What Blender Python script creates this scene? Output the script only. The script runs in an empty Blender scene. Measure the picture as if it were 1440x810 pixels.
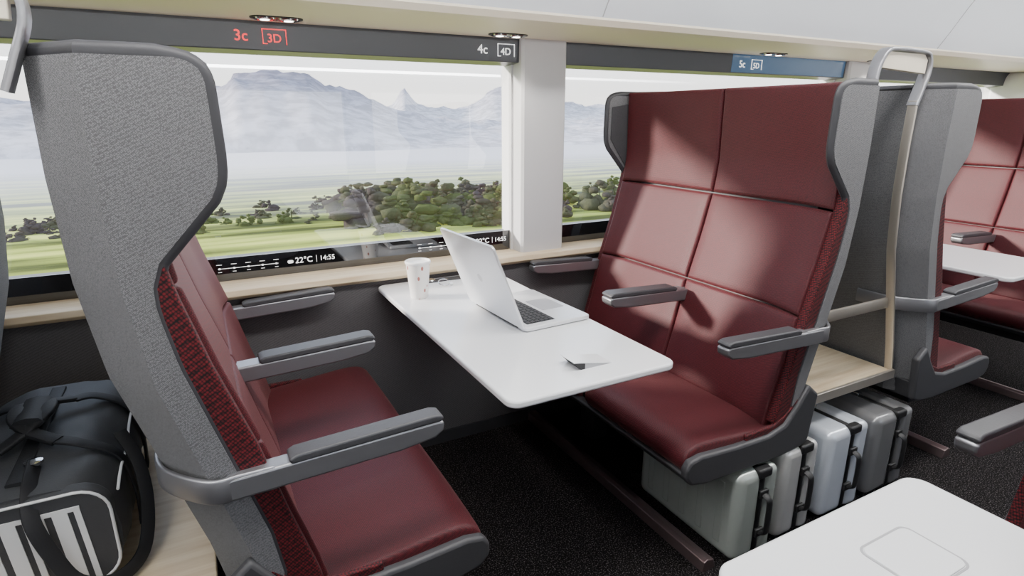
import bpy, bmesh, math, random
from mathutils import Vector, Matrix, noise
random.seed(7)
S = bpy.context.scene
COL = S.collection

# ------------------------------------------------------------------ helpers
def new_mat(name):
    m = bpy.data.materials.new(name); m.use_nodes = True
    nt = m.node_tree
    return m, nt, nt.nodes['Principled BSDF']

def mat(name, col, rough=.5, metal=0., spec=.5, noise_amt=0., noise_scale=20., bump=0., bump_scale=200., emit=None, emit_s=0., coat=0., sheen=0.):
    m, nt, b = new_mat(name)
    b.inputs['Base Color'].default_value = (*col, 1)
    b.inputs['Roughness'].default_value = rough
    b.inputs['Metallic'].default_value = metal
    b.inputs['Specular IOR Level'].default_value = spec
    b.inputs['Coat Weight'].default_value = coat
    b.inputs['Sheen Weight'].default_value = sheen
    if emit:
        b.inputs['Emission Color'].default_value = (*emit, 1)
        b.inputs['Emission Strength'].default_value = emit_s
    tc = nt.nodes.new('ShaderNodeTexCoord')
    if noise_amt:
        n = nt.nodes.new('ShaderNodeTexNoise'); n.inputs['Scale'].default_value = noise_scale
        n.inputs['Detail'].default_value = 4
        nt.links.new(tc.outputs['Object'], n.inputs['Vector'])
        mx = nt.nodes.new('ShaderNodeMix'); mx.data_type = 'RGBA'
        mx.inputs['A'].default_value = tuple(c*(1-noise_amt) for c in col)+(1,)
        mx.inputs['B'].default_value = tuple(min(1, c*(1+noise_amt)) for c in col)+(1,)
        nt.links.new(n.outputs['Fac'], mx.inputs['Factor'])
        nt.links.new(mx.outputs['Result'], b.inputs['Base Color'])
    if bump:
        n2 = nt.nodes.new('ShaderNodeTexNoise'); n2.inputs['Scale'].default_value = bump_scale
        nt.links.new(tc.outputs['Object'], n2.inputs['Vector'])
        bp = nt.nodes.new('ShaderNodeBump'); bp.inputs['Strength'].default_value = bump
        bp.inputs['Distance'].default_value = .002
        nt.links.new(n2.outputs['Fac'], bp.inputs['Height'])
        nt.links.new(bp.outputs['Normal'], b.inputs['Normal'])
    return m

def weave(name, cA, cB, k, rough=.75, bump=.35, sheen=.2, spec=.4, tint=(1,1,1), rnd=.25):
    """woven fabric: small knots (cA) separated by darker gaps (cB); k = knots per metre"""
    m, nt, b = new_mat(name)
    L = nt.links
    tc = nt.nodes.new('ShaderNodeTexCoord')
    mp = nt.nodes.new('ShaderNodeMapping'); mp.inputs['Rotation'].default_value = (.5, .6, .2)
    v = nt.nodes.new('ShaderNodeTexVoronoi'); v.inputs['Scale'].default_value = k; v.inputs['Randomness'].default_value = rnd
    L.new(tc.outputs['Object'], mp.inputs[0]); L.new(mp.outputs[0], v.inputs['Vector'])
    mr = nt.nodes.new('ShaderNodeMapRange'); mr.inputs['From Min'].default_value = .2; mr.inputs['From Max'].default_value = .65
    L.new(v.outputs['Distance'], mr.inputs['Value']); f = mr.outputs['Result']
    mx = nt.nodes.new('ShaderNodeMix'); mx.data_type = 'RGBA'
    mx.inputs['A'].default_value = (*cA, 1); mx.inputs['B'].default_value = (*cB, 1)
    L.new(f, mx.inputs['Factor']); L.new(mx.outputs['Result'], b.inputs['Base Color'])
    bp = nt.nodes.new('ShaderNodeBump'); bp.inputs['Strength'].default_value = bump; bp.inputs['Distance'].default_value = .0008
    bp.invert = True
    L.new(f, bp.inputs['Height']); L.new(bp.outputs['Normal'], b.inputs['Normal'])
    b.inputs['Roughness'].default_value = rough
    b.inputs['Sheen Weight'].default_value = sheen
    b.inputs['Sheen Tint'].default_value = (*tint, 1)
    b.inputs['Specular IOR Level'].default_value = spec
    return m

M_SHELL = weave('shell_grey_fabric', (.225,.225,.235), (.105,.105,.11), 420, .8, .3, .1, rnd=.5)
M_SHELLIN = weave('shell_inner_fabric', (.07,.07,.075), (.04,.04,.045), 420, .8, .3, .1, rnd=.5)
M_RIM = mat('rim_dark_grey', (.04,.04,.046), .5, bump=.1)
M_RED = weave('red_fabric', (.120,.0055,.012), (.030,.0012,.004), 330, .55, .35, .16, .45, (1,.5,.48))
M_TWEED = weave('red_black_tweed', (.17,.008,.014), (.003,.001,.002), 190, .7, .3, .03)
M_SEAM = mat('seam_dark', (.008,.002,.003), .9)
M_METAL = mat('brushed_grey_metal', (.34,.34,.36), .38, .8, bump=.05)
M_PAD = mat('armrest_pad_dark', (.06,.06,.066), .45, bump=.15)
M_BASE = mat('seat_base_dark', (.05,.05,.055), .45, .2)
M_TRAY = mat('seat_tray_grey', (.055,.055,.06), .5, bump=.1)
M_BRONZE = mat('champagne_metal', (.62,.57,.50), .35, .75)
M_WHITE = mat('white_laminate', (.88,.89,.91), .22, coat=.3)
M_EDGE = mat('table_edge', (.40,.40,.42), .4)
M_WALLW = mat('wall_white', (.85,.85,.86), .5)
M_BIN = mat('luggage_bin_white', (.88,.92,.97), .3)
M_SEAMG = mat('panel_seam_grey', (.45,.46,.48), .5)
M_PILLAR = mat('pillar_lightgrey', (.62,.62,.63), .55)
M_HEADER = mat('header_charcoal', (.055,.058,.070), .3)
M_BLUE = mat('blue_display_glass', (.03,.07,.13), .12, coat=.5, emit=(.06,.13,.24), emit_s=.5)
M_BLACK = mat('black_gloss', (.006,.006,.007), .03, spec=1.0, coat=1.0)
M_FRAME = mat('window_frame_dark', (.02,.02,.022), .3)
M_CREAM = mat('cream_trim', (.82,.74,.60), .45)
M_CARPET = mat('dark_carpet', (.016,.013,.014), .95, spec=.15)
M_LOWER = weave('lower_wall_fabric', (.15,.142,.146), (.08,.076,.08), 300, .85, .3)
M_RAIL = mat('floor_rail', (.22,.16,.16), .35, .75)
M_ALU = mat('aluminium', (.82,.83,.85), .3, .5)
M_KEY = mat('keyboard_black', (.01,.01,.011), .5)
M_SCREEN = mat('screen', (.01,.01,.012), .1)
M_RUBBER = mat('black_rubber', (.012,.012,.013), .5)
M_BAG = mat('bag_nylon', (.050,.051,.055), .6, bump=.3, bump_scale=400, noise_amt=.2)
M_BAGL = mat('bag_webbing', (.014,.014,.016), .65, bump=.2)
M_PIPE = mat('white_piping', (.85,.85,.85), .5)
M_TEXTW = mat('text_white', (.9,.9,.9), .5, emit=(1,1,1), emit_s=1.2)
M_TEXTR = mat('text_red', (.9,.05,.05), .5, emit=(1,.03,.04), emit_s=1.8)
M_LAMP = mat('lamp_glow', (1,1,1), .5, emit=(1,.95,.88), emit_s=12)
M_CEILLAMP = mat('ceiling_lamp_diffuser', (1,1,1), .5, emit=(1,.98,.95), emit_s=3)
M_CHROME = mat('chrome', (.7,.7,.7), .12, 1.)
M_COFFEE = mat('coffee', (.05,.02,.01), .2)

def add_carpet(m):
    nt = m.node_tree; b = nt.nodes['Principled BSDF']
    tc = nt.nodes.new('ShaderNodeTexCoord'); v = nt.nodes.new('ShaderNodeTexNoise')
    v.inputs['Scale'].default_value = 230; v.inputs['Detail'].default_value = 1
    r = nt.nodes.new('ShaderNodeValToRGB')
    r.color_ramp.elements[0].position = .55; r.color_ramp.elements[0].color = (.006,.005,.005,1)
    r.color_ramp.elements[1].position = .74; r.color_ramp.elements[1].color = (.15,.13,.135,1)
    nt.links.new(tc.outputs['Object'], v.inputs['Vector']); nt.links.new(v.outputs['Fac'], r.inputs[0])
    nt.links.new(r.outputs[0], b.inputs['Base Color'])
    bp = nt.nodes.new('ShaderNodeBump'); bp.inputs['Strength'].default_value = .6; bp.inputs['Distance'].default_value = .003
    nt.links.new(v.outputs['Fac'], bp.inputs['Height']); nt.links.new(bp.outputs['Normal'], b.inputs['Normal'])
add_carpet(M_CARPET)

def wood(name, c1, c2):
    m, nt, b = new_mat(name)
    tc = nt.nodes.new('ShaderNodeTexCoord'); mp = nt.nodes.new('ShaderNodeMapping')
    mp.inputs['Scale'].default_value = (3, 40, 40)
    n = nt.nodes.new('ShaderNodeTexNoise'); n.inputs['Scale'].default_value = 1.5; n.inputs['Detail'].default_value = 6
    r = nt.nodes.new('ShaderNodeValToRGB')
    r.color_ramp.elements[0].position = .3; r.color_ramp.elements[0].color = (*c1, 1)
    r.color_ramp.elements[1].position = .7; r.color_ramp.elements[1].color = (*c2, 1)
    nt.links.new(tc.outputs['Object'], mp.inputs[0]); nt.links.new(mp.outputs[0], n.inputs['Vector'])
    nt.links.new(n.outputs['Fac'], r.inputs[0]); nt.links.new(r.outputs[0], b.inputs['Base Color'])
    b.inputs['Roughness'].default_value = .4
    return m
M_WOOD = wood('pale_wood', (.64,.49,.31), (.80,.67,.48))

def glass_mat():
    m = bpy.data.materials.new('window_glass'); m.use_nodes = True
    nt = m.node_tree; nt.nodes.clear()
    o = nt.nodes.new('ShaderNodeOutputMaterial'); mx = nt.nodes.new('ShaderNodeMixShader')
    t = nt.nodes.new('ShaderNodeBsdfTransparent'); g = nt.nodes.new('ShaderNodeBsdfGlossy'); f = nt.nodes.new('ShaderNodeFresnel')
    g.inputs['Roughness'].default_value = 0.0; f.inputs['IOR'].default_value = 2.3
    t.inputs['Color'].default_value = (.99,.99,.99,1)
    nt.links.new(f.outputs[0], mx.inputs[0]); nt.links.new(t.outputs[0], mx.inputs[1]); nt.links.new(g.outputs[0], mx.inputs[2])
    nt.links.new(mx.outputs[0], o.inputs[0]); return m
M_GLASS = glass_mat()

XF = [lambda p: p]
def empty(name, loc):
    e = bpy.data.objects.new(name, None); e.empty_display_size = .1
    e.location = loc; COL.objects.link(e); return e

def mesh(name, verts, faces, m, parent=None, smooth=True, ang=35, bevel=0, seg=3):
    f = XF[0]
    me = bpy.data.meshes.new(name)
    me.from_pydata([f(tuple(v)) for v in verts], [], faces)
    bm = bmesh.new(); bm.from_mesh(me)
    bmesh.ops.remove_doubles(bm, verts=bm.verts, dist=1e-6)
    bmesh.ops.recalc_face_normals(bm, faces=bm.faces)
    bm.to_mesh(me); bm.free()
    me.materials.append(m)
    if smooth:
        me.polygons.foreach_set('use_smooth', [True]*len(me.polygons))
        me.set_sharp_from_angle(angle=math.radians(ang))
    ob = bpy.data.objects.new(name, me); COL.objects.link(ob)
    if bevel:
        bv = ob.modifiers.new('bevel', 'BEVEL'); bv.width = bevel; bv.segments = seg; bv.limit_method = 'ANGLE'
        bv.angle_limit = math.radians(30)
    if parent:
        ob.parent = parent; ob.matrix_parent_inverse = Matrix.Translation(-Vector(parent.location))
    return ob

def box(name, x, y, z, m, parent=None, bevel=0, seg=3):
    v = [(a, b, c) for a in x for b in y for c in z]
    f = [(0,1,3,2),(4,6,7,5),(0,4,5,1),(2,3,7,6),(0,2,6,4),(1,5,7,3)]
    return mesh(name, v, f, m, parent, bevel=bevel, seg=seg)

def prism(name, pts, axis, a0, a1, m, parent=None, bevel=0, seg=3):
    n = len(pts)
    def P(p, a):
        if axis == 'y': return (p[0], a, p[1])
        if axis == 'x': return (a, p[0], p[1])
        return (p[0], p[1], a)
    v = [P(p, a0) for p in pts]+[P(p, a1) for p in pts]
    f = [tuple(range(n)), tuple(range(2*n-1, n-1, -1))]+[(i, (i+1) % n, n+(i+1) % n, n+i) for i in range(n)]
    return mesh(name, v, f, m, parent, bevel=bevel, seg=seg)

def rrect(x0, x1, y0, y1, r, n=6):
    o = []
    for cx, cy, a in ((x1-r, y1-r, 0), (x0+r, y1-r, 90), (x0+r, y0+r, 180), (x1-r, y0+r, 270)):
        for i in range(n+1):
            t = math.radians(a+90*i/n); o.append((cx+r*math.cos(t), cy+r*math.sin(t)))
    return o

def crom(pts, n=8):
    pts = [Vector(p) for p in pts]; out = []; N = len(pts)
    for i in range(N-1):
        p0, p1, p2, p3 = pts[max(i-1, 0)], pts[i], pts[i+1], pts[min(i+2, N-1)]
        for k in range(n):
            t = k/n
            out.append(.5*((2*p1)+(-p0+p2)*t+(2*p0-5*p1+4*p2-p3)*t*t+(-p0+3*p1-3*p2+p3)*t**3))
    out.append(pts[-1])
    return out

def sweep(name, path, w, h, m, parent=None, up=(0, 0, 1), closed=False, nseg=8, flat=False):
    path = [Vector(p) for p in path]; N = len(path); v = []
    sec = []
    if flat:
        for (a, b) in rrect(-w/2, w/2, -h/2, h/2, min(w, h)*.35, 2): sec.append((a, b))
    else:
        for k in range(nseg):
            t = 2*math.pi*k/nseg; sec.append((w/2*math.cos(t), h/2*math.sin(t)))
    K = len(sec)
    for i, p in enumerate(path):
        if closed: t = path[(i+1) % N]-path[i-1]
        else: t = path[min(i+1, N-1)]-path[max(i-1, 0)]
        t.normalize(); u = Vector(up); s = t.cross(u)
        if s.length < 1e-3: s = Vector((1, 0, 0))
        s.normalize(); u2 = s.cross(t)
        for a, b in sec: v.append(p+s*a+u2*b)
    f = []
    R = N if closed else N-1
    for i in range(R):
        j = (i+1) % N
        for k in range(K): f.append((i*K+k, i*K+(k+1) % K, j*K+(k+1) % K, j*K+k))
    if not closed: f += [tuple(range(K)), tuple((N-1)*K+k for k in range(K))]
    return mesh(name, v, f, m, parent, ang=45)

def lathe(name, prof, c, m, parent=None, n=32):
    v = []; f = []
    for r, z in prof:
        for k in range(n):
            t = 2*math.pi*k/n; v.append((c[0]+r*math.cos(t), c[1]+r*math.sin(t), c[2]+z))
    for i in range(len(prof)-1):
        for k in range(n): f.append((i*n+k, i*n+(k+1) % n, (i+1)*n+(k+1) % n, (i+1)*n+k))
    f += [tuple(range(n)), tuple((len(prof)-1)*n+k for k in range(n))]
    return mesh(name, v, f, m, parent, ang=50)

def interp(tab, z):
    if z <= tab[0][0]: return tab[0][1]
    for (a, b), (c, d) in zip(tab, tab[1:]):
        if z <= c: return b+(d-b)*(z-a)/(c-a)
    return tab[-1][1]

def pillow(name, prof, v0, v1, thick, r, m, parent, bow=lambda v: 0., bulge=.0, nu=14, ns=20):
    P = crom([(a, 0, b) for a, b in prof], 8)
    L = [0]
    for a, b in zip(P, P[1:]): L.append(L[-1]+(b-a).length)
    T = L[-1]; W = v1-v0
    def at(s):
        s = max(0, min(T, s))
        for i in range(len(P)-1):
            if s <= L[i+1] or i == len(P)-2:
                t = (s-L[i])/max(1e-9, L[i+1]-L[i]); p = P[i].lerp(P[i+1], t)
                a = P[max(i-1, 0)]; b = P[min(i+2, len(P)-1)]; d = (b-a).normalized()
                return p, Vector((d.z, 0, -d.x))
    def samp(T, n):
        e = [0, .08*r, .25*r, .55*r, r]
        mid = [r+(T-2*r)*i/n for i in range(1, n)]
        return e+mid+[T-q for q in reversed(e)]
    ss = samp(T, ns); us = samp(W, nu)
    def drop(d):
        q = 1-max(0, min(d/r, 1)); return r*(1-math.sqrt(max(0, 1-q*q)))
    def sn(a): return math.sqrt(max(0., math.sin(math.pi*a)))
    top = []; bot = []
    for s in ss:
        p, n = at(s)
        for u in us:
            dd = max(drop(min(s, T-s)), drop(min(u, W-u)))
            bl = bulge*sn(s/T)*sn(u/W)
            q = p+n*(bl-dd)
            top.append((q.x+bow(v0+u), v0+u, q.z))
            q2 = p-n*thick; bot.append((q2.x+bow(v0+u), v0+u, q2.z))
    A, B = len(ss), len(us); f = []; O = A*B
    for i in range(A-1):
        for j in range(B-1):
            a = i*B+j; f.append((a, a+1, a+B+1, a+B)); f.append((O+a, O+a+B, O+a+B+1, O+a+1))
    for j in range(B-1):
        f.append((j, O+j, O+j+1, j+1)); a = (A-1)*B+j; f.append((a, a+1, O+a+1, O+a))
    for i in range(A-1):
        a = i*B; f.append((a, a+B, O+a+B, O+a)); a = i*B+B-1; f.append((a, O+a, O+a+B, a+B))
    return mesh(name, top+bot, f, m, parent, ang=60)

def text(name, body, size, loc, m, parent=None, rot=(math.pi/2, 0, 0)):
    cu = bpy.data.curves.new(name, 'FONT'); cu.body = body; cu.size = size; cu.extrude = .0006
    cu.align_x = 'CENTER'; cu.align_y = 'CENTER'
    ob = bpy.data.objects.new(name, cu); COL.objects.link(ob); cu.materials.append(m)
    ob.location = loc; ob.rotation_euler = rot
    if parent:
        ob.parent = parent; ob.matrix_parent_inverse = Matrix.Translation(-Vector(parent.location))
    return ob

# ------------------------------------------------------------------ dimensions
PITCH = 2.26
Y0 = 1.05
W = 1.05
YW = 2.16
YG = 2.26

XB = [(.36,-.03),(.545,-.066),(.79,-.135),(.93,-.175),(1.1,-.197),(1.27,-.203),(1.445,-.2)]
XFt = [(.36,.03),(.50,.055),(.6,.04),(.75,-.003),(.96,-.062),(1.06,-.080),(1.10,-.080),(1.14,-.066),(1.235,.020),(1.26,.032),(1.29,.036),(1.39,.034),(1.415,.033),(1.43,.027),(1.440,.015),(1.445,-.004)]
XC = [(.42,.12),(.5,.10),(.62,.065),(.78,.025),(.95,-.03),(1.095,-.068),(1.2,-.085),(1.455,-.080)]

def seat(ox, facing, side=1):
    def f(p):
        x, v, z = p
        X = ox+(x if facing > 0 else 1.605-x)
        Y = Y0+v if side > 0 else .48-v
        return (X, Y, z)
    XF[0] = lambda p: p
    e = empty('train_double_seat', f((.15, W/2, 0)))
    XF[0] = f
    t = .024
    zs = [.36+(1.445-.36)*i/46 for i in range(47)]
    zs = sorted(set([round(z, 4) for z in zs]+[1.235,1.25,1.27,1.385,1.40,1.41,1.42,1.43,1.437,1.441,1.1,1.12,1.14]))
    V = []; C = 0
    for z in zs:
        xb = interp(XB, z); xf = interp(XFt, z); xc = min(xb+.075, xf-.005)
        outer = [(xf,0),((xf+xc)/2,0),(xc,0),(xb,.10),(xb,W*.35),(xb,W*.65),(xb,W-.10),(xc,W),((xf+xc)/2,W),(xf,W)]
        inner = [(xf,t),((xf+xc)/2,t),(xc+.008,t),(xb+t,.105),(xb+t,W*.35),(xb+t,W*.65),(xb+t,W-.105),(xc+.008,W-t),((xf+xc)/2,W-t),(xf,W-t)]
        C = len(outer)
        V += [(a, b, z) for a, b in outer]+[(a, b, z) for a, b in inner]
    F = []; R = 2*C
    for i in range(len(zs)-1):
        for j in range(C-1):
            a = i*R+j; F.append((a, a+1, a+R+1, a+R))
            a = i*R+C+j; F.append((a, a+R, a+R+1, a+1))
        for j in (0, C-1):
            a = i*R+j; F.append((a, a+R, a+R+C, a+C))
    for i in (0, len(zs)-1):
        for j in range(C-1):
            a = i*R+j; F.append((a, a+1, a+C+1, a+C))
    mesh('outer_shell', V, F, M_SHELL, e, ang=22)
    for nm, vv in (('rim_aisle', t*.5), ('rim_wall', W-t*.5)):
        pth = [(interp(XFt, z), vv, z) for z in zs if z >= .47]
        s = -1 if vv > .5 else 1
        pth += [(-.03, vv, 1.449), (-.06, vv, 1.449), (-.12, vv, 1.449), (-.188, vv+s*.088, 1.449)]
        sweep(nm, pth, .030, .020, M_RIM, e, up=(0, 1, 0), nseg=10)
    sweep('rim_top', [(-.188, .09, 1.449), (-.188, W/2, 1.449), (-.188, W-.09, 1.449)], .03, .022, M_RIM, e)
    for nm, a, b in (('wing_lining_aisle', t, t+.006), ('wing_lining_wall', W-t-.006, W-t)):
        prism(nm, [(.022,1.40),(.024,1.27),(-.07,1.14),(-.11,1.10),(-.11,1.42)], 'y', a, b, M_SHELLIN, e, bevel=.002, seg=1)
    def bow(v):
        d = min(abs(v-.03), abs(W-.03-v)); q = max(0, 1-d/.16); return .028*q*q
    g = .0025
    for i, (a, b) in enumerate(((.031, W/2-g), (W/2+g, W-.031))):
        for j, (z0, z1) in enumerate(((.43,.778),(.783,1.093),(1.098,1.458))):
            prof = [(interp(XC, z0+(z1-z0)*k/6), z0+(z1-z0)*k/6) for k in range(7)]
            pillow('back_cushion_%d%d' % (i, j), prof, a, b, .045, .012, M_RED, e, bow=bow, bulge=.006)
    car = [(interp(XC, z)-.03, z) for z in (.44,.6,.8,1.0,1.2,1.44)]+[(interp(XB, z)+t+.004, z) for z in (1.44,1.2,1.0,.8,.6,.44)]
    prism('back_core', car, 'y', .11, W-.11, M_RIM, e)
    zt = 1.20
    for nm, a, b in (('side_bolster_aisle', .003, .034), ('side_bolster_wall', W-.034, W-.003)):
        zz = [.45+(zt-.45)*k/18 for k in range(19)]
        pts = [(interp(XC, z)+.016, z) for z in zz]
        bk = [(min(interp(XC, z)+.0, max(interp(XFt, z), interp(XB, z)+.05)-.004), z) for z in reversed(zz)]
        prism(nm, pts+bk, 'y', a, b, M_TWEED, e, bevel=.005, seg=3)
    for i, (a, b) in enumerate(((.008, W/2-.020), (W/2+.020, W-.008))):
        prof = [(.04,.425),(.12,.432),(.25,.445),(.38,.458),(.44,.458),(.474,.444),(.487,.418),(.482,.392),(.465,.376)][::-1]
        pillow('seat_cushion_%d' % i, prof, a, b, .045, .014, M_RED, e, bulge=.006, ns=26)
    box('cushion_gap', (.05,.46), (W/2-.022, W/2+.022), (.37,.410), M_SEAM, e)
    for nm, a, b in (('cushion_flank_aisle', -.001, .012), ('cushion_flank_wall', W-.012, W+.001)):
        prism(nm, [(.03,.40),(.03,.52),(.08,.47),(.13,.448),(.25,.446),(.25,.40)], 'y', a, b, M_TWEED, e, bevel=.004, seg=2)
    tray = [(-.03,.36),(.0,.345),(.10,.335),(.42,.340),(.475,.352),(.496,.378),(.497,.408),(.482,.430),(.44,.438),(.30,.428),(.16,.426),(.09,.444),(.04,.50),(.0,.56),(-.05,.52)]
    prism('tray_side_aisle', tray, 'y', -.014, .014, M_TRAY, e, bevel=.009)
    prism('tray_side_wall', tray, 'y', W-.014, W+.014, M_TRAY, e, bevel=.009)
    prism('tray_bottom', [(-.01,.35),(.10,.34),(.42,.345),(.478,.358),(.490,.378),(.484,.384),(.41,.385),(.1,.40),(-.02,.42)], 'y', .012, W-.012, M_BASE, e, bevel=.004)
    for nm, a in (('support_beam_front', .30), ('support_beam_rear', .08)):
        box(nm, (a, a+.06), (.05, W+.05), (.29,.345), M_BASE, e, bevel=.006)
    prism('floor_rail', [(.32,0),(.375,0),(.37,.035),(.355,.042),(.33,.036)], 'y', .0, 1.10, M_RAIL, e, bevel=.003)
    box('pedestal', (.14,.22), (.80,.90), (.0,.30), M_BASE, e, bevel=.01)
    for nm, vc, w, mt in (('armrest_aisle', .0, .042, M_METAL), ('armrest_center', W/2, .055, M_METAL), ('armrest_wall', W, .042, M_METAL)):
        x0 = -.02 if vc != W/2 else .02
        prism(nm+'_body', [(x0,.700),(.30,.712),(.372,.722),(.390,.735),(.392,.754),(.38,.758),(x0,.744)], 'y', vc-w/2, vc+w/2, mt, e, bevel=.005)
        prism(nm+'_pad', [(.09,.744),(.384,.757),(.392,.762),(.388,.770),(.372,.774),(.10,.762),(.085,.755)], 'y', vc-w/2-.001, vc+w/2+.001, M_PAD, e, bevel=.006)
    z = .725
    xb = interp(XB, z)
    band = crom([(.06,-.014,z),(-.0,-.014,z),(-.045,-.013,z),(xb+.015,.045,z),(xb-.012,.105,z),(xb-.012,.20,z)], 5)
    sweep('armrest_band', band, .010, .048, M_METAL, e, flat=True)
    XF[0] = lambda p: p
    return e

seat(0, 1); seat(0, -1)
seat(PITCH, 1); seat(PITCH, -1)
seat(-PITCH, -1)
seat(.045, -1, side=-1)

# ------------------------------------------------------------------ tables
def table(ox, y0, y1, wall_y):
    e = empty('folding_table', (ox+.81, (y0+y1)/2, .74))
    prism('table_top', rrect(ox+.56, ox+1.06, min(y0, y1), max(y0, y1), .034, 8), 'z', .722, .742, M_WHITE, e, bevel=.006)
    s = 1 if wall_y > y0 else -1
    a, b = sorted((wall_y, wall_y-s*.5))
    box('table_beam', (ox+.77, ox+.85), (a, b), (.675,.722), M_BASE, e, bevel=.01)
    a, b = sorted((wall_y, wall_y-s*.04))
    box('wall_bracket', (ox+.70, ox+.92), (a, b), (.60,.722), M_BASE, e, bevel=.008)
    return e
t1 = table(0, 1.055, 2.15, YW)
table(PITCH, 1.055, 2.15, YW)
t3 = table(.015, .480, -.62, -.63)

def ring2(name, o, i, z0, z1, m, parent):
    n = len(o)
    v = [(p[0], p[1], z0) for p in o]+[(p[0], p[1], z0) for p in i]+[(p[0], p[1], z1) for p in o]+[(p[0], p[1], z1) for p in i]
    f = []
    for k in range(n):
        j = (k+1) % n
        f += [(k, j, 2*n+j, 2*n+k), (2*n+k, 2*n+j, 3*n+j, 3*n+k), (k, n+k, n+j, j), (n+k, 3*n+k, 3*n+j, n+j)]
    return mesh(name, v, f, m, parent)
cx, cy = .855, .355
ring2('recess_groove', rrect(cx-.060, cx+.060, cy-.05, cy+.05, .016), rrect(cx-.057, cx+.057, cy-.047, cy+.047, .015), .7415, .7426, M_EDGE, t3)
prism('recess_cover', rrect(cx-.056, cx+.056, cy-.046, cy+.046, .014), 'z', .7415, .7438, M_WHITE, t3, bevel=.0012)
def flap(e, cx, cy):
    x0, x1, h = cx-.062, cx+.055, .024
    prism('flap_plate', [(x0, .742+h), (x0-.001, .742+h-.0015), (x1, .7425), (x1, .744)], 'y', cy-.032, cy+.032, M_WHITE, e)
    prism('flap_cavity', [(x0+.002, .742+h-.003), (x0+.022, .742), (x0+.034, .742), (x0+.034, .742+h*.68)], 'y', cy-.0315, cy+.0315, M_RUBBER, e)
    prism('flap_cheek', [(x0+.034, .742+h*.68), (x0+.034, .742), (x1, .742), (x1, .7428)], 'y', cy-.0312, cy+.0312, M_EDGE, e)
flap(t1, .845, 1.165)

# ------------------------------------------------------------------ luggage shelf between back-to-back seats
def divider(ox, pole_on=True):
    g = lambda p: (p[0]+ox, Y0+p[1], p[2])
    e = empty('luggage_shelf', g((1.92, .5, 0)))
    XF[0] = g
    P = PITCH
    box('shelf_board', (1.66, 2.195), (.06, 1.10), (.435,.458), M_WOOD, e, bevel=.003)
    box('shelf_lip', (1.66, 2.195), (.05,.062), (.430,.464), M_BRONZE, e, bevel=.002)
    if pole_on:
        pole = [(P+interp(XB, z)-.016, .075, z) for z in [.44+.97*k/16 for k in range(17)]]
        sweep('pole', pole, .030, .010, M_BRONZE, e, up=(1, 0, 0), flat=True)
        sweep('cross_strip', [(1.70,.085,.725),(1.85,.085,.725),(2.0,.085,.725),(2.13,.085,.725)], .010, .040, M_BRONZE, e, flat=True)
    loop = crom([(2.040,.075,1.395),(2.058,.075,1.44),(2.078,.075,1.495),(2.072,.075,1.535),(2.04,.075,1.552),(1.90,.075,1.555),(1.85,.075,1.548),(1.822,.075,1.515),(1.81,.075,1.47),(1.808,.075,1.42)], 5)
    sweep('grab_handle', loop, .012, .036, M_METAL, e, up=(0, 1, 0), flat=True)
    prism('handle_plate', [(1.835,1.50),(2.062,1.49),(2.066,1.53),(2.045,1.547),(1.86,1.547),(1.845,1.535)], 'y', .066,.084, M_CREAM, e, bevel=.002)
    XF[0] = lambda p: p
divider(0); divider(-PITCH, False)

# ------------------------------------------------------------------ room shell
XL, XR = -2.6, 5.25
box('floor', (XL, XR), (-.72, 2.30), (-.06, 0), M_CARPET)
def side_wall(s, tag):
    yc = .765
    XF[0] = (lambda p: p) if s > 0 else (lambda p: (p[0], 2*yc-p[1], p[2]))
    box('wall_'+tag, (XL, XR), (YW, 2.34), (0, .775), M_LOWER)
    prism('trim_sill_'+tag, [(2.12,.775),(2.14,.760),(2.262,.760),(2.262,.800),(2.14,.800),(2.125,.795)], 'x', XL, XR, M_WOOD, bevel=.003)
    prism('baseboard_'+tag, [(2.145,0),(2.16,0),(2.16,.05),(2.15,.05)], 'x', XL, XR, M_BASE)
    box('wall_header_'+tag, (XL, XR), (2.27, 2.34), (1.60, 2.32), M_WALLW)
    prism('trim_header_'+tag, [(2.19,1.568),(2.275,1.560),(2.275,1.66),(2.185,1.66)], 'x', XL, XR, M_HEADER, bevel=.003)
    prism('ceiling_soffit_'+tag, [(2.30,1.655),(1.83,1.655),(1.80,1.662),(1.785,1.68),(1.79,1.70),(2.30,1.70)], 'x', XL, XR, M_CREAM)
    pr = [(1.80,1.672),(1.785,1.69),(1.74,1.76),(1.68,1.86),(1.60,1.98),(1.50,2.08),(1.38,2.16),(1.2,2.22),(1.2,2.26),(2.30,2.26),(2.30,1.672)]
    prism('overhead_bin_'+tag, pr, 'x', XL, XR, M_BIN)
    sp_ = [(a-.0012, b-.0012) for a, b in pr[1:8]]
    for k, xs in enumerate((-.75, 1.305, 3.365)):
        prism('trim_bin_seam_%s_%d' % (tag, k+1), sp_+[(a+.01, b+.01) for a, b in reversed(sp_)], 'x', xs-.0015, xs+.0015, M_SEAMG)
    for i, (a, b) in enumerate(((-1.74, -1.50), (1.20, 1.41), (3.26, 3.47))):
        prism('pillar_%s_%d' % (tag, i+1), [(a, 2.17), (a+.01, 2.16), (b-.01, 2.16), (b, 2.17), (b, 2.34), (a, 2.34)], 'z', .79, 1.66, M_PILLAR)
    XF[0] = lambda p: p
side_wall(1, 'left'); side_wall(-1, 'right')
box('ceiling', (XL, XR), (-.72, 2.30), (2.25, 2.32), M_WALLW)
box('wall_far', (XR, XR+.06), (-.72, 2.34), (-.06, 2.32), M_WALLW)
box('wall_near', (XL-.06, XL), (-.72, 2.34), (-.06, 2.32), M_WALLW)
box('trim_end', (5.02, XR), (1.80, 2.3), (.80, 1.66), M_WALLW, bevel=.08, seg=8)

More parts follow.
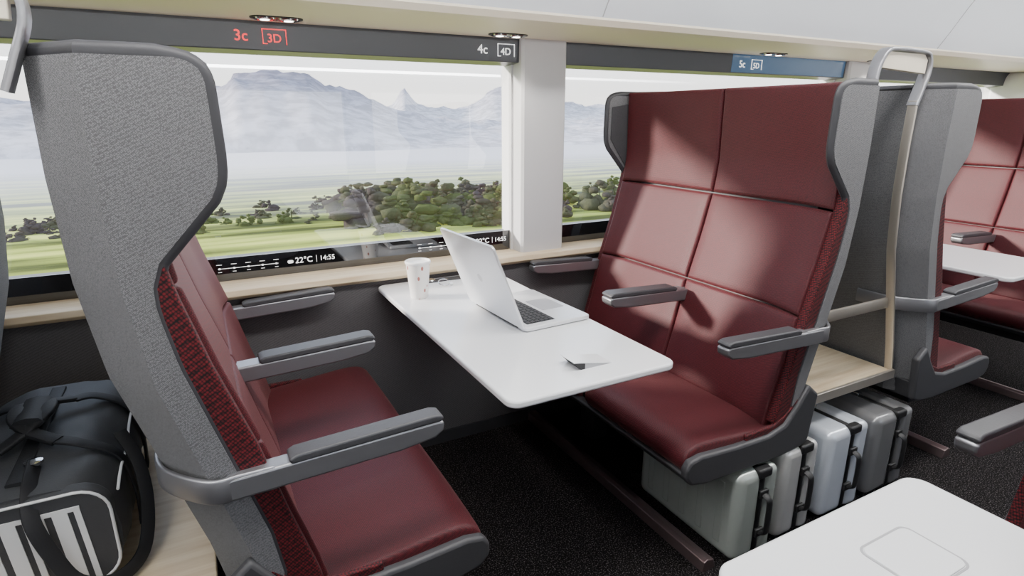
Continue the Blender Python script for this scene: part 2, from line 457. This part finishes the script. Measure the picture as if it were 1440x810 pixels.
def window(n, a, b, s=1):
    g = (lambda p: p) if s > 0 else (lambda p: (p[0], 1.53-p[1], p[2]))
    e = empty('window_%d' % n, g(((a+b)/2, YG, 1.2)))
    XF[0] = g
    mesh('glass_pane', [(a,YG,.80),(b,YG,.80),(b,YG,1.58),(a,YG,1.58)], [(0,1,2,3)], M_GLASS, e, smooth=False)
    box('info_strip', (a, b), (YG-.006, YG-.001), (.80,.884), M_BLACK, e, bevel=.001)
    box('frame_left', (a, a+.008), (YG-.02, YG+.05), (.80,1.58), M_PILLAR, e)
    box('frame_right', (b-.008, b), (YG-.02, YG+.05), (.80,1.58), M_PILLAR, e)
    box('frame_bottom', (a, b), (YG+.005, YG+.08), (.77,.875), M_FRAME, e)
    box('frame_top', (a, b), (YG-.004, YG+.05), (1.565,1.60), M_FRAME, e)
    XF[0] = lambda p: p
    return e
w1 = window(1, -1.50, 1.20); w2 = window(2, 1.41, 3.26); w3 = window(3, 3.47, 5.05)
window(4, -1.50, 1.20, -1); window(5, 1.41, 3.26, -1); window(6, 3.47, 5.05, -1)

yT = YG-.0075
for x0, w in ((.322, w1), (1.06, w1), (2.6, w2)):
    text('temperature_text', '22°C', .030, (x0, yT, .848), M_TEXTW, w)
    text('clock_text', '14:55', .026, (x0+.085, yT, .848), M_TEXTW, w)
    box('divider_bar', (x0+.045, x0+.046), (yT-.001, yT), (.836,.862), M_TEXTW, w)
    prism('weather_icon', rrect(x0-.058, x0-.038, .841, .852, .005), 'y', yT-.001, yT, M_TEXTW, w)
    box('route_line', (x0-.29, x0-.09), (yT-.001, yT), (.8455,.8467), M_TEXTW, w)
    for k in range(5):
        xx = x0-.285+.047*k
        box('route_stop', (xx-.003, xx+.003), (yT-.0015, yT), (.8435,.849), M_TEXTW, w)
        box('stop_name', (xx-.009, xx+.009), (yT-.001, yT), (.860,.8614), M_TEXTW, w)
        box('stop_time', (xx-.006, xx+.006), (yT-.001, yT), (.8335,.8347), M_TEXTW, w)

def seatno(n, x, m):
    e = empty('seat_number_display', (x, 2.185, 1.61))
    text('seat_c', n+'c', .046, (x-.05, 2.186, 1.609), m, e)
    text('seat_d', n+'D', .036, (x+.05, 2.186, 1.605), m, e)
    for nm, a, b in (('frame_l', (x+.014, x+.016), (1.588,1.634)), ('frame_t', (x+.014, x+.088), (1.632,1.634)), ('frame_r', (x+.086, x+.088), (1.588,1.634)), ('frame_b', (x+.014,x+.028),(1.588,1.590))):
        box(nm, a, (2.1835, 2.186), b, m, e)
    if n == '5':
        mesh('display_glass', [(x-.12,2.1893,1.572),(3.25,2.1893,1.572),(3.25,2.1845,1.655),(x-.12,2.1845,1.655),(x-.12,2.195,1.572),(3.25,2.195,1.572),(3.25,2.19,1.655),(x-.12,2.19,1.655)],
             [(0,1,2,3),(7,6,5,4),(0,4,5,1),(1,5,6,2),(2,6,7,3),(3,7,4,0)], M_BLUE, e)
seatno('3', .24, M_TEXTR); seatno('4', 1.09, M_TEXTW); seatno('5', 2.50, M_TEXTW)

def downlight(x, y):
    e = empty('reading_lamp', (x, y, 1.65))
    for d in (-.035, .035):
        lathe('bezel', [(.030,.006),(.034,.0),(.032,-.006),(.024,-.004),(.022,.004)], (x+d, y, 1.654), M_CHROME, e, 24)
        lathe('lens', [(.014,.0),(.014,-.001)], (x+d, y, 1.6475), M_LAMP, e, 20)
    prism('plate', rrect(x-.078, x+.078, y-.036, y+.036, .034), 'z', 1.6515, 1.656, M_FRAME, e)
    l = bpy.data.lights.new('reading_spot', 'SPOT'); l.energy = 7; l.spot_size = math.radians(110); l.spot_blend = .8; l.shadow_soft_size = .03; l.color = (1,.93,.84)
    o = bpy.data.objects.new('reading_spot', l); COL.objects.link(o); o.location = (x, y, 1.64)
    o.parent = e; o.matrix_parent_inverse = Matrix.Translation(-Vector(e.location))
for x in (.29, 1.10, 2.55, 3.4): downlight(x, 2.09)

for i, x in enumerate((-1.2, .6, 2.4, 4.2)):
    e = empty('ceiling_lamp', (x, .765, 2.24))
    box('diffuser', (x-.8, x+.8), (.62,.91), (2.235,2.25), M_CEILLAMP, e, bevel=.004)
    l = bpy.data.lights.new('ceiling_area', 'AREA'); l.shape = 'RECTANGLE'; l.size = 1.6; l.size_y = .29; l.energy = 22; l.color = (1,.98,.96)
    o = bpy.data.objects.new('ceiling_area', l); COL.objects.link(o); o.location = (x, .765, 2.23)
    o.parent = e; o.matrix_parent_inverse = Matrix.Translation(-Vector(e.location))
# Added unseen fill light at the opposite bin lip, brightening bins and ceiling
e = empty('added_fill_strip', (1.5, -.245, 1.70))
box('fill_strip_housing', (-2.4, 5.1), (-.262,-.25), (1.672,1.70), M_PILLAR, e, bevel=.002)
l = bpy.data.lights.new('added_fill_area', 'AREA'); l.shape = 'RECTANGLE'; l.size = 7.4; l.size_y = .04; l.energy = 34; l.color = (.95,.98,1)
l.spread = math.radians(110)
o = bpy.data.objects.new('added_fill_area', l); COL.objects.link(o); o.location = (1.4, -.24, 1.705)
o.rotation_euler = (math.radians(90+32), 0, 0)
o.parent = e; o.matrix_parent_inverse = Matrix.Translation(-Vector(e.location))

# ------------------------------------------------------------------ laptop
def laptop():
    c = Vector((.80, 1.60, .742))
    R = Matrix.Rotation(math.radians(3), 3, 'Z')
    e = empty('laptop', c)
    XF[0] = lambda p: tuple(c+R @ Vector(p))
    prism('base', rrect(0, .245, -.17, .17, .014), 'z', .003, .016, M_ALU, e, bevel=.003)
    box('keyboard_well', (.022,.125), (-.145,.145), (.0158,.0166), M_KEY, e)
    V = []; F = []
    for r in range(6):
        for k in range(14):
            x0 = .024+r*.0168; y0 = -.143+k*.0205
            b = len(V)
            for dx, dy, dz in ((0,0,0),(.0145,0,0),(.0145,.018,0),(0,.018,0),(.001,.001,.0016),(.0135,.001,.0016),(.0135,.017,.0016),(.001,.017,.0016)):
                V.append((x0+dx, y0+dy, .0166+dz))
            F += [(b,b+3,b+2,b+1),(b+4,b+5,b+6,b+7),(b,b+1,b+5,b+4),(b+1,b+2,b+6,b+5),(b+2,b+3,b+7,b+6),(b+3,b,b+4,b+7)]
    mesh('keys', V, F, M_KEY, e, smooth=False)
    prism('touchpad', rrect(.14,.225,-.055,.055,.006), 'z', .0158,.0164, M_EDGE, e)
    for sx in (.03,.215):
        for sy in (-.15,.15): lathe('foot', [(.008,0),(.008,.004)], (sx, sy, 0), M_RUBBER, e, 12)
    sweep('hinge', [(-.002, y, .012) for y in (-.13, 0, .13)], .012, .012, M_RUBBER, e)
    th = math.radians(22)
    def lid(p):
        u, y, w = p
        return (-math.sin(th)*u-math.cos(th)*w, y, .014+math.cos(th)*u-math.sin(th)*w)
    XF[0] = lambda p: tuple(c+R @ Vector(lid(p)))
    prism('lid', rrect(0,.285,-.175,.175,.014), 'z', 0,.008, M_ALU, e, bevel=.0025)
    prism('screen', rrect(.012,.273,-.167,.167,.006), 'z', -.0008,.0002, M_SCREEN, e)
    n = 20; V = [(.14+.014*math.cos(2*math.pi*k/n), .014*math.sin(2*math.pi*k/n), .0084) for k in range(n)]+[(.14+.014*math.cos(2*math.pi*k/n), .014*math.sin(2*math.pi*k/n), .0078) for k in range(n)]
    mesh('emblem', V, [tuple(range(n)), tuple(range(2*n-1, n-1, -1))]+[(k, (k+1) % n, n+(k+1) % n, n+k) for k in range(n)], M_WHITE, e)
    XF[0] = lambda p: p
laptop()

def cup_mat():
    m, nt, b = new_mat('paper_cup_print')
    tc = nt.nodes.new('ShaderNodeTexCoord'); mp = nt.nodes.new('ShaderNodeMapping')
    mp.inputs['Scale'].default_value = (1, 1, .55); mp.inputs['Rotation'].default_value = (.3,.5,.4)
    v = nt.nodes.new('ShaderNodeTexVoronoi'); v.inputs['Scale'].default_value = 44; v.inputs['Randomness'].default_value = .7
    r = nt.nodes.new('ShaderNodeValToRGB'); r.color_ramp.interpolation = 'CONSTANT'
    r.color_ramp.elements[0].color = (.42,.14,.11,1); r.color_ramp.elements[1].position = .19; r.color_ramp.elements[1].color = (.88,.86,.83,1)
    nt.links.new(tc.outputs['Object'], mp.inputs[0]); nt.links.new(mp.outputs[0], v.inputs['Vector'])
    nt.links.new(v.outputs['Distance'], r.inputs[0]); nt.links.new(r.outputs[0], b.inputs['Base Color'])
    b.inputs['Roughness'].default_value = .5; return m
M_CUP = cup_mat()
CX, CY = .655, 1.93
e = empty('coffee_cup', (CX, CY, .742))
lathe('cup_body', [(.030,0),(.031,.002),(.042,.123),(.044,.127),(.0445,.130),(.043,.133),(.041,.131),(.0385,.113)], (CX,CY,.7425), M_CUP, e, 36)
lathe('cup_rim', [(.0435,.124),(.0455,.127),(.0455,.132),(.043,.1345),(.041,.132),(.041,.127)], (CX,CY,.7425), M_PIPE, e, 36)
lathe('coffee_surface', [(.0388,.115),(.0388,.116)], (CX,CY,.7425), M_COFFEE, e, 36)

e = empty('power_socket', (.80, 2.11, .742))
prism('socket_plate', rrect(.72,.90,2.085,2.125,.008), 'z', .742,.746, M_RIM, e, bevel=.001)
lathe('socket_ring', [(.016,.0),(.018,.003),(.016,.006),(.012,.003)], (.765,2.105,.745), M_CHROME, e, 24)
box('usb_port', (.81,.835), (2.10,2.11), (.7455,.7465), M_BLACK, e)
e = empty('earphones', (.79, 2.03, .745))
circ = [(.79+.022*math.cos(t*math.pi/10), 2.03+.018*math.sin(t*math.pi/10), .7465+.008*(1+math.sin(t*math.pi/10))) for t in range(20)]
sweep('ring_cable', circ, .004, .004, M_CHROME, e, closed=True)
lathe('bud', [(.004,0),(.008,.003),(.008,.009),(.004,.012)], (.815,2.02,.7425), M_ALU, e, 16)

# ------------------------------------------------------------------ suitcases
def suitcase(x0, x1, y0, y1, h, col, rough=.24, metal=.3):
    e = empty('suitcase', ((x0+x1)/2, (y0+y1)/2, 0))
    m = mat('suitcase_shell', col, rough, metal, noise_amt=.05, coat=.4)
    xm = x0+(x1-x0)*.62; z0 = .015
    box('shell_front', (x0, xm-.006), (y0, y1), (z0, h), m, e, bevel=.030, seg=6)
    box('shell_back', (xm+.006, x1), (y0, y1), (z0, h), m, e, bevel=.024, seg=6)
    box('zip_band', (xm-.014, xm+.014), (y0+.006, y1-.006), (z0+.006, h-.006), M_RUBBER, e, bevel=.012)
    n = 5
    for k in range(n):
        y = y0+.07+(y1-y0-.14)*k/(n-1)
        box('rib_%d' % k, (x0-.002, x0+.01), (y-.014, y+.014), (z0+.045, h-.045), m, e, bevel=.003, seg=2)
    xc = xm; zc = (z0+h)/2
    sweep('carry_handle', crom([(xc, y0+.004, zc-.07),(xc, y0-.020, zc-.062),(xc, y0-.026, zc-.04),(xc, y0-.026, zc+.04),(xc, y0-.020, zc+.062),(xc, y0+.004, zc+.07)], 5), .024, .012, M_RUBBER, e, up=(0,1,0))
    for zz in (zc-.07, zc+.07):
        box('handle_mount', (xc-.018, xc+.018), (y0-.006, y0+.006), (zz-.014, zz+.014), M_RUBBER, e, bevel=.004)
    for k, (xx, yy) in enumerate(((x0+.035, y0+.04), (x1-.03, y0+.04), (x0+.035, y1-.04), (x1-.03, y1-.04))):
        lathe('foot_%d' % k, [(.013,0),(.016,.004),(.016,.02)], (xx, yy, 0), M_RUBBER, e, 14)
    box('lock', (xm-.012, xm+.012), (y0+.16, y0+.22), (h-.012, h+.003), M_CHROME, e, bevel=.003)
    box('corner_guard', (xm-.03, xm+.03), (y0-.003, y0+.03), (h-.03, h+.002), M_RUBBER, e, bevel=.008)
suitcase(1.32, 1.495, 1.02, 1.47, .325, (.42,.46,.43))
suitcase(1.53, 1.70, 1.03, 1.50, .345, (.58,.58,.57))
suitcase(1.755, 1.97, 1.03, 1.50, .345, (.70,.75,.83))
suitcase(2.02, 2.245, 1.03, 1.50, .335, (.22,.22,.225))

# ------------------------------------------------------------------ duffel bag
def bag():
    cx, y0, y1, z0 = -.375, 1.25, 1.80, .460
    e = empty('duffel_bag', (cx, (y0+y1)/2, z0))
    hw, H = .165, .232
    N = 26; K = 36; V = []; F = []
    for i in range(N+1):
        t = i/N; y = y0+(y1-y0)*t
        q = 2*t-1; k = max(0, 1-abs(q)**7)**(1/5)
        k = max(k, .6)
        for j in range(K):
            a = 2*math.pi*j/K; ca, sa = math.cos(a), math.sin(a)
            p = 2/3.2
            x = math.copysign(abs(ca)**p, ca)*hw*(.9+.1*k); z = math.copysign(abs(sa)**p, sa)
            hh = H*.5*(.88+.12*k)
            zz = H*.5+z*hh if z > 0 else H*.5+z*H*.5
            nz = noise.noise(Vector((x*14, y*10, zz*14)))*.012
            zz = max(.001, zz+(nz if z > -.5 else 0))
            V.append((cx+x*(1-.10*max(0, z))+nz, y, z0+zz))
    for i in range(N):
        for j in range(K): F.append((i*K+j, i*K+(j+1) % K, (i+1)*K+(j+1) % K, (i+1)*K+j))
    F += [tuple(range(K)), tuple(N*K+j for j in range(K))]
    mesh('bag_body', V, F, M_BAG, e, ang=60)
    out = rrect(cx-.150, cx+.150, z0+.012, z0+.222, .055, 6)
    prism('end_pocket', out, 'y', y0-.016, y0+.02, M_BAG, e, bevel=.008)
    sweep('pocket_piping', [(a, y0-.016, b) for a, b in rrect(cx-.147, cx+.147, z0+.014, z0+.219, .053, 6)], .006, .006, M_PIPE, e, up=(0,1,0), closed=True)
    for k in range(3):
        xa = cx-.082+k*.078
        for (u0, u1) in ((-.034,-.024), (-.012,.012), (.022,.032)):
            prism('stripe_%d' % k, [(xa+u0+.006, z0+.018), (xa+u1+.006, z0+.018), (xa+u1-.006, z0+.182), (xa+u0-.006, z0+.182)], 'y', y0-.0185, y0-.015, M_PIPE, e)
        prism('stripe_cap_%d' % k, [(xa-.040,z0+.182),(xa+.026,z0+.182),(xa+.026,z0+.191),(xa-.040,z0+.191)], 'y', y0-.0185, y0-.015, M_PIPE, e)
    for s in (-1, 1):
        sweep('seam_piping', [(cx+s*(hw-.008), y0+.03+(y1-y0-.06)*k/12, z0+.18+.006*math.sin(k)) for k in range(13)], .006, .006, M_PIPE if s > 0 else M_BAGL, e)
    sweep('zip', [(cx, y0+.04+(y1-y0-.08)*k/10, z0+H+.001) for k in range(11)], .03, .008, M_BAGL, e, flat=True)
    for s, lean in ((-1, .02), (1, -.03)):
        for yy in (y0+.15, y1-.15):
            pts = crom([(cx+s*.168, yy, z0+.02), (cx+s*.170, yy, z0+.11), (cx+s*.150, yy, z0+.198), (cx+s*.09, yy, z0+.240), (cx+s*.05, yy+(.02 if yy < 1.5 else -.02), z0+.248)], 5)
            sweep('strap_side', pts, .006, .032, M_BAGL, e, up=(0,1,0), flat=True)
        pts = crom([(cx+s*.05, y0+.165, z0+.248), (cx+s*.03+lean, y0+.20, z0+.265), (cx+lean, (y0+y1)/2-.03, z0+.280), (cx+lean, (y0+y1)/2+.03, z0+.280), (cx+s*.03+lean, y1-.20, z0+.265), (cx+s*.05, y1-.165, z0+.248)], 6)
        sweep('carry_handle', pts, .030, .010, M_BAGL, e, flat=True)
    sweep('handle_wrap', [(cx-.005, (y0+y1)/2-.06, z0+.275), (cx-.005, (y0+y1)/2+.06, z0+.275)], .06, .03, M_BAGL, e)
    pts = crom([(cx+.02, y0+.10, z0+.238), (cx+.025, y0+.02, z0+.230), (cx+.03, y0-.030, z0+.19), (cx+.05, y0-.045, z0+.12), (cx+.08, y0-.050, z0+.05), (cx+.135, y0-.035, z0+.02), (cx+.180, y0+.02, z0+.03), (cx+.192, y0+.10, z0+.09), (cx+.180, y0+.17, z0+.16), (cx+.15, y0+.22, z0+.215)], 6)
    sweep('shoulder_strap', pts, .028, .006, M_BAGL, e, up=(.5,-.8,.3), flat=True)
    lathe('buckle', [(.012,0),(.016,.004),(.016,.010),(.010,.012)], (cx+.02, y0+.10, z0+.236), M_CHROME, e, 16)
bag()

# ------------------------------------------------------------------ landscape outside
def ground_mat():
    m, nt, b = new_mat('field_grass_haze')
    L = nt.links
    tc = nt.nodes.new('ShaderNodeTexCoord'); mp = nt.nodes.new('ShaderNodeMapping'); mp.inputs['Scale'].default_value = (.022,.22,.1)
    n = nt.nodes.new('ShaderNodeTexNoise'); n.inputs['Scale'].default_value = 1; n.inputs['Detail'].default_value = 7
    L.new(tc.outputs['Object'], mp.inputs[0]); L.new(mp.outputs[0], n.inputs['Vector'])
    r = nt.nodes.new('ShaderNodeValToRGB')
    E = r.color_ramp.elements
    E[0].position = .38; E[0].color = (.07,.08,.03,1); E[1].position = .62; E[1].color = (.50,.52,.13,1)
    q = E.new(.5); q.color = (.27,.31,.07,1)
    L.new(n.outputs['Fac'], r.inputs[0])
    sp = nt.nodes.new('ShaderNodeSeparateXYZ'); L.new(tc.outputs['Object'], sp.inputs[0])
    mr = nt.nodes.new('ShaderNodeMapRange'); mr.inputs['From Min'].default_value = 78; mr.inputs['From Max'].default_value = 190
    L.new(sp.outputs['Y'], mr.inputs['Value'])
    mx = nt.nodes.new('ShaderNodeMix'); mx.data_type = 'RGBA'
    L.new(mr.outputs['Result'], mx.inputs['Factor']); L.new(r.outputs[0], mx.inputs['A']); mx.inputs['B'].default_value = (.58,.57,.59,1)  # grass fades to pale grey with distance: haze painted into the colour
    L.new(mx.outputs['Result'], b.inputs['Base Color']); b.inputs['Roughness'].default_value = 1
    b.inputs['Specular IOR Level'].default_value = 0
    L.new(mx.outputs['Result'], b.inputs['Emission Color']); b.inputs['Emission Strength'].default_value = .35  # same colour emitted, so the field glows by itself
    return m
def grid_terrain(name, x0, x1, y0, y1, nx, ny, hf, m):
    V = [(x0+(x1-x0)*i/nx, y0+(y1-y0)*j/ny, hf(x0+(x1-x0)*i/nx, y0+(y1-y0)*j/ny)) for j in range(ny+1) for i in range(nx+1)]
    F = [(j*(nx+1)+i, j*(nx+1)+i+1, (j+1)*(nx+1)+i+1, (j+1)*(nx+1)+i) for j in range(ny) for i in range(nx)]
    return mesh(name, V, F, m, None, ang=180)
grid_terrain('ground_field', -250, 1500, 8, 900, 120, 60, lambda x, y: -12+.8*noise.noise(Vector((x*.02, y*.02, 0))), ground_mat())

def mount_mat(name, lo, hi, es):  # aerial haze painted in: paler towards the foot, colour also self-glows
    m, nt, b = new_mat(name); L = nt.links
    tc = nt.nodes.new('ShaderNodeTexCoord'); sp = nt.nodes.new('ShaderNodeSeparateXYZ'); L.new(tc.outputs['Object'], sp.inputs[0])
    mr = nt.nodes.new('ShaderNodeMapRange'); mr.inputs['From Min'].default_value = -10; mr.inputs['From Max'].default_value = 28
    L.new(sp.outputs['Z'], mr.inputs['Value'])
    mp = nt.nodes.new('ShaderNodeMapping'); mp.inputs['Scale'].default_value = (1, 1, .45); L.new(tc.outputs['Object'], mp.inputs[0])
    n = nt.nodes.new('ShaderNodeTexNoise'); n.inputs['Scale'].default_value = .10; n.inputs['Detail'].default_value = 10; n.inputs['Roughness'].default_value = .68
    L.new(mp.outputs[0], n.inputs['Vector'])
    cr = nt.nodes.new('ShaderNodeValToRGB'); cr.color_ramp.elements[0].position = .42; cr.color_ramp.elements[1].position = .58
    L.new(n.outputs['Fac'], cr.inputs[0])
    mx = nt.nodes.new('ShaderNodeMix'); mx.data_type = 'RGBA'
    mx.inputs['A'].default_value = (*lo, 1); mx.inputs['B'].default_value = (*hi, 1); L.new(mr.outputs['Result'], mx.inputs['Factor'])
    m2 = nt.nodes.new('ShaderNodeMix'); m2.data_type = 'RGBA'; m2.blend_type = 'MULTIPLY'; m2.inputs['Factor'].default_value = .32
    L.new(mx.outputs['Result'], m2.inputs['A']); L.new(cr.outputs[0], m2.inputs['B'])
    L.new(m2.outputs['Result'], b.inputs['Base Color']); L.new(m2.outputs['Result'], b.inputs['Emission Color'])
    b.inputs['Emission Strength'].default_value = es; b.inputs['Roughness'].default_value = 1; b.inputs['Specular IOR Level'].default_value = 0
    return m
def ridge(name, dist, depth, prof, m, amp, r0=-.7, r1=2.2, nx=380):
    def hf(x, y):
        r = x/y; h = interp(prof, r)
        d = (y-dist)/depth; fall = max(0, 1-abs(d))
        nz = 0; f = .02; a = 1
        for o in range(6):
            nz += a*(1-2.4*abs(noise.noise(Vector((x*f, y*f*.6, o*7.3))))); f *= 2.1; a *= .6
        return -13+(h+13)*fall**.55+amp*nz*fall
    V = []; ny = 60
    for j in range(ny+1):
        y = dist-depth+2*depth*j/ny
        for i in range(nx+1):
            r = r0+(r1-r0)*i/nx; V.append((r*y, y, hf(r*y, y)))
    F = [(j*(nx+1)+i, j*(nx+1)+i+1, (j+1)*(nx+1)+i+1, (j+1)*(nx+1)+i) for j in range(ny) for i in range(nx)]
    mesh(name, V, F, m, None, ang=180)
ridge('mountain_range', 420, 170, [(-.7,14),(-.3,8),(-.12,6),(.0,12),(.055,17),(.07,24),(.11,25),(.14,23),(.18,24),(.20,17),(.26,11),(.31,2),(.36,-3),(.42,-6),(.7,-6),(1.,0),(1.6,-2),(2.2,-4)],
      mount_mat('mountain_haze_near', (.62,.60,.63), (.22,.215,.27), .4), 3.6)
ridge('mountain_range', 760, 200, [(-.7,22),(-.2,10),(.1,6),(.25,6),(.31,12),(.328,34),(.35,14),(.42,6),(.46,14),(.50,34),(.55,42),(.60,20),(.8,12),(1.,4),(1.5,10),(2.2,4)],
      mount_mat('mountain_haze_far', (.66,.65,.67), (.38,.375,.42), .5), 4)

def tree_mat():
    m, nt, b = new_mat('foliage_glow'); L = nt.links
    tc = nt.nodes.new('ShaderNodeTexCoord')
    n1 = nt.nodes.new('ShaderNodeTexNoise'); n1.inputs['Scale'].default_value = .07
    n2 = nt.nodes.new('ShaderNodeTexNoise'); n2.inputs['Scale'].default_value = 3.5; n2.inputs['Detail'].default_value = 4
    L.new(tc.outputs['Object'], n1.inputs['Vector']); L.new(tc.outputs['Object'], n2.inputs['Vector'])
    r = nt.nodes.new('ShaderNodeValToRGB'); E = r.color_ramp.elements
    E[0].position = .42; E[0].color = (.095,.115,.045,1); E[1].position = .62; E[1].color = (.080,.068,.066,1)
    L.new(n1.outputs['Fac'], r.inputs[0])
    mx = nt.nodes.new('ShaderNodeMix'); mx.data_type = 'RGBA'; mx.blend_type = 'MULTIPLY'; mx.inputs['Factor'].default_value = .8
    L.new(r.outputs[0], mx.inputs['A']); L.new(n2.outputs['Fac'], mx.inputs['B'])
    L.new(mx.outputs['Result'], b.inputs['Base Color']); L.new(r.outputs[0], b.inputs['Emission Color']); b.inputs['Emission Strength'].default_value = .6  # leaf colour emitted as well, a painted haze glow over the trees
    b.inputs['Roughness'].default_value = 1; b.inputs['Specular IOR Level'].default_value = 0
    return m
_ico = bmesh.new(); bmesh.ops.create_icosphere(_ico, subdivisions=2, radius=1)
IV = [v.co.copy() for v in _ico.verts]; IF = [tuple(v.index for v in f.verts) for f in _ico.faces]; _ico.free()
def trees():
    V = []; F = []; rng = random.Random(3)
    def blob(c, s):
        b = len(V)
        for p in IV:
            k = 1+.6*noise.noise(p*3.0+Vector(c))
            V.append((c[0]+p.x*s[0]*k, c[1]+p.y*s[1]*k, c[2]+p.z*s[2]*k))
        F.extend([tuple(b+q for q in f) for f in IF])
    def trunk(x, y, z, h):
        b = len(V)
        for zz, r in ((z, .12), (z+h, .05)):
            for k in range(6): V.append((x+r*math.cos(k*math.pi/3), y+r*math.sin(k*math.pi/3), zz))
        for k in range(6): F.append((b+k, b+(k+1) % 6, b+6+(k+1) % 6, b+6+k))
    for i in range(420):
        r = rng.uniform(-.35, .25) if i % 4 == 0 else rng.uniform(.2, .62) if i % 2 else rng.uniform(.6, 2.0)
        y = rng.uniform(76, 100) if r < .25 else rng.uniform(66, 96)
        x = r*y
        h = rng.uniform(.6, 1.5) if r < .22 else rng.uniform(1.0, 2.6)+(1.6 if rng.random() < .15 else 0)
        trunk(x, y, -12.6, h+.6)
        nb = 7
        for k in range(nb):
            t = k/(nb-1); w = h*.46*(1.15-.75*t)
            blob((x+rng.uniform(-1, 1)*w*1.6, y+rng.uniform(-1, 1)*w, -12+h*(.12+.98*t)), (w*rng.uniform(.6, 1.3), w*.8, w*rng.uniform(.4, .7)))
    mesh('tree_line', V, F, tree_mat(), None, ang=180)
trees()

# ------------------------------------------------------------------ world + sun
w = bpy.data.worlds.new('sky'); S.world = w; w.use_nodes = True
nt = w.node_tree; bg = nt.nodes['Background']
tc = nt.nodes.new('ShaderNodeTexCoord'); sp = nt.nodes.new('ShaderNodeSeparateXYZ'); r = nt.nodes.new('ShaderNodeValToRGB')
nt.links.new(tc.outputs['Generated'], sp.inputs[0]); nt.links.new(sp.outputs['Z'], r.inputs[0])
E = r.color_ramp.elements
E[0].position = 0.0; E[0].color = (1.0,.965,.91,1); E[1].position = .5; E[1].color = (.62,.76,1.0,1)
q = E.new(.10); q.color = (.93,.96,1.0,1)
nt.links.new(r.outputs[0], bg.inputs['Color']); bg.inputs['Strength'].default_value = 3.0
sl = bpy.data.lights.new('sun', 'SUN'); sl.energy = 13; sl.angle = math.radians(5); sl.color = (1,.92,.83)
so = bpy.data.objects.new('sun', sl); COL.objects.link(so)
so.rotation_euler = Vector((.84,-.42,-.25)).to_track_quat('-Z', 'Y').to_euler(); so.location = (-10, 8, 6)

# ------------------------------------------------------------------ camera
cd = bpy.data.cameras.new('camera'); co = bpy.data.objects.new('camera', cd); COL.objects.link(co)
cd.sensor_width = 36; cd.lens = 36*827/1440; cd.clip_start = .02; cd.clip_end = 3000
co.location = (0, 0, 1.36)
co.rotation_euler = (math.radians(90-16.2), 0, math.radians(-28.1))
S.camera = co
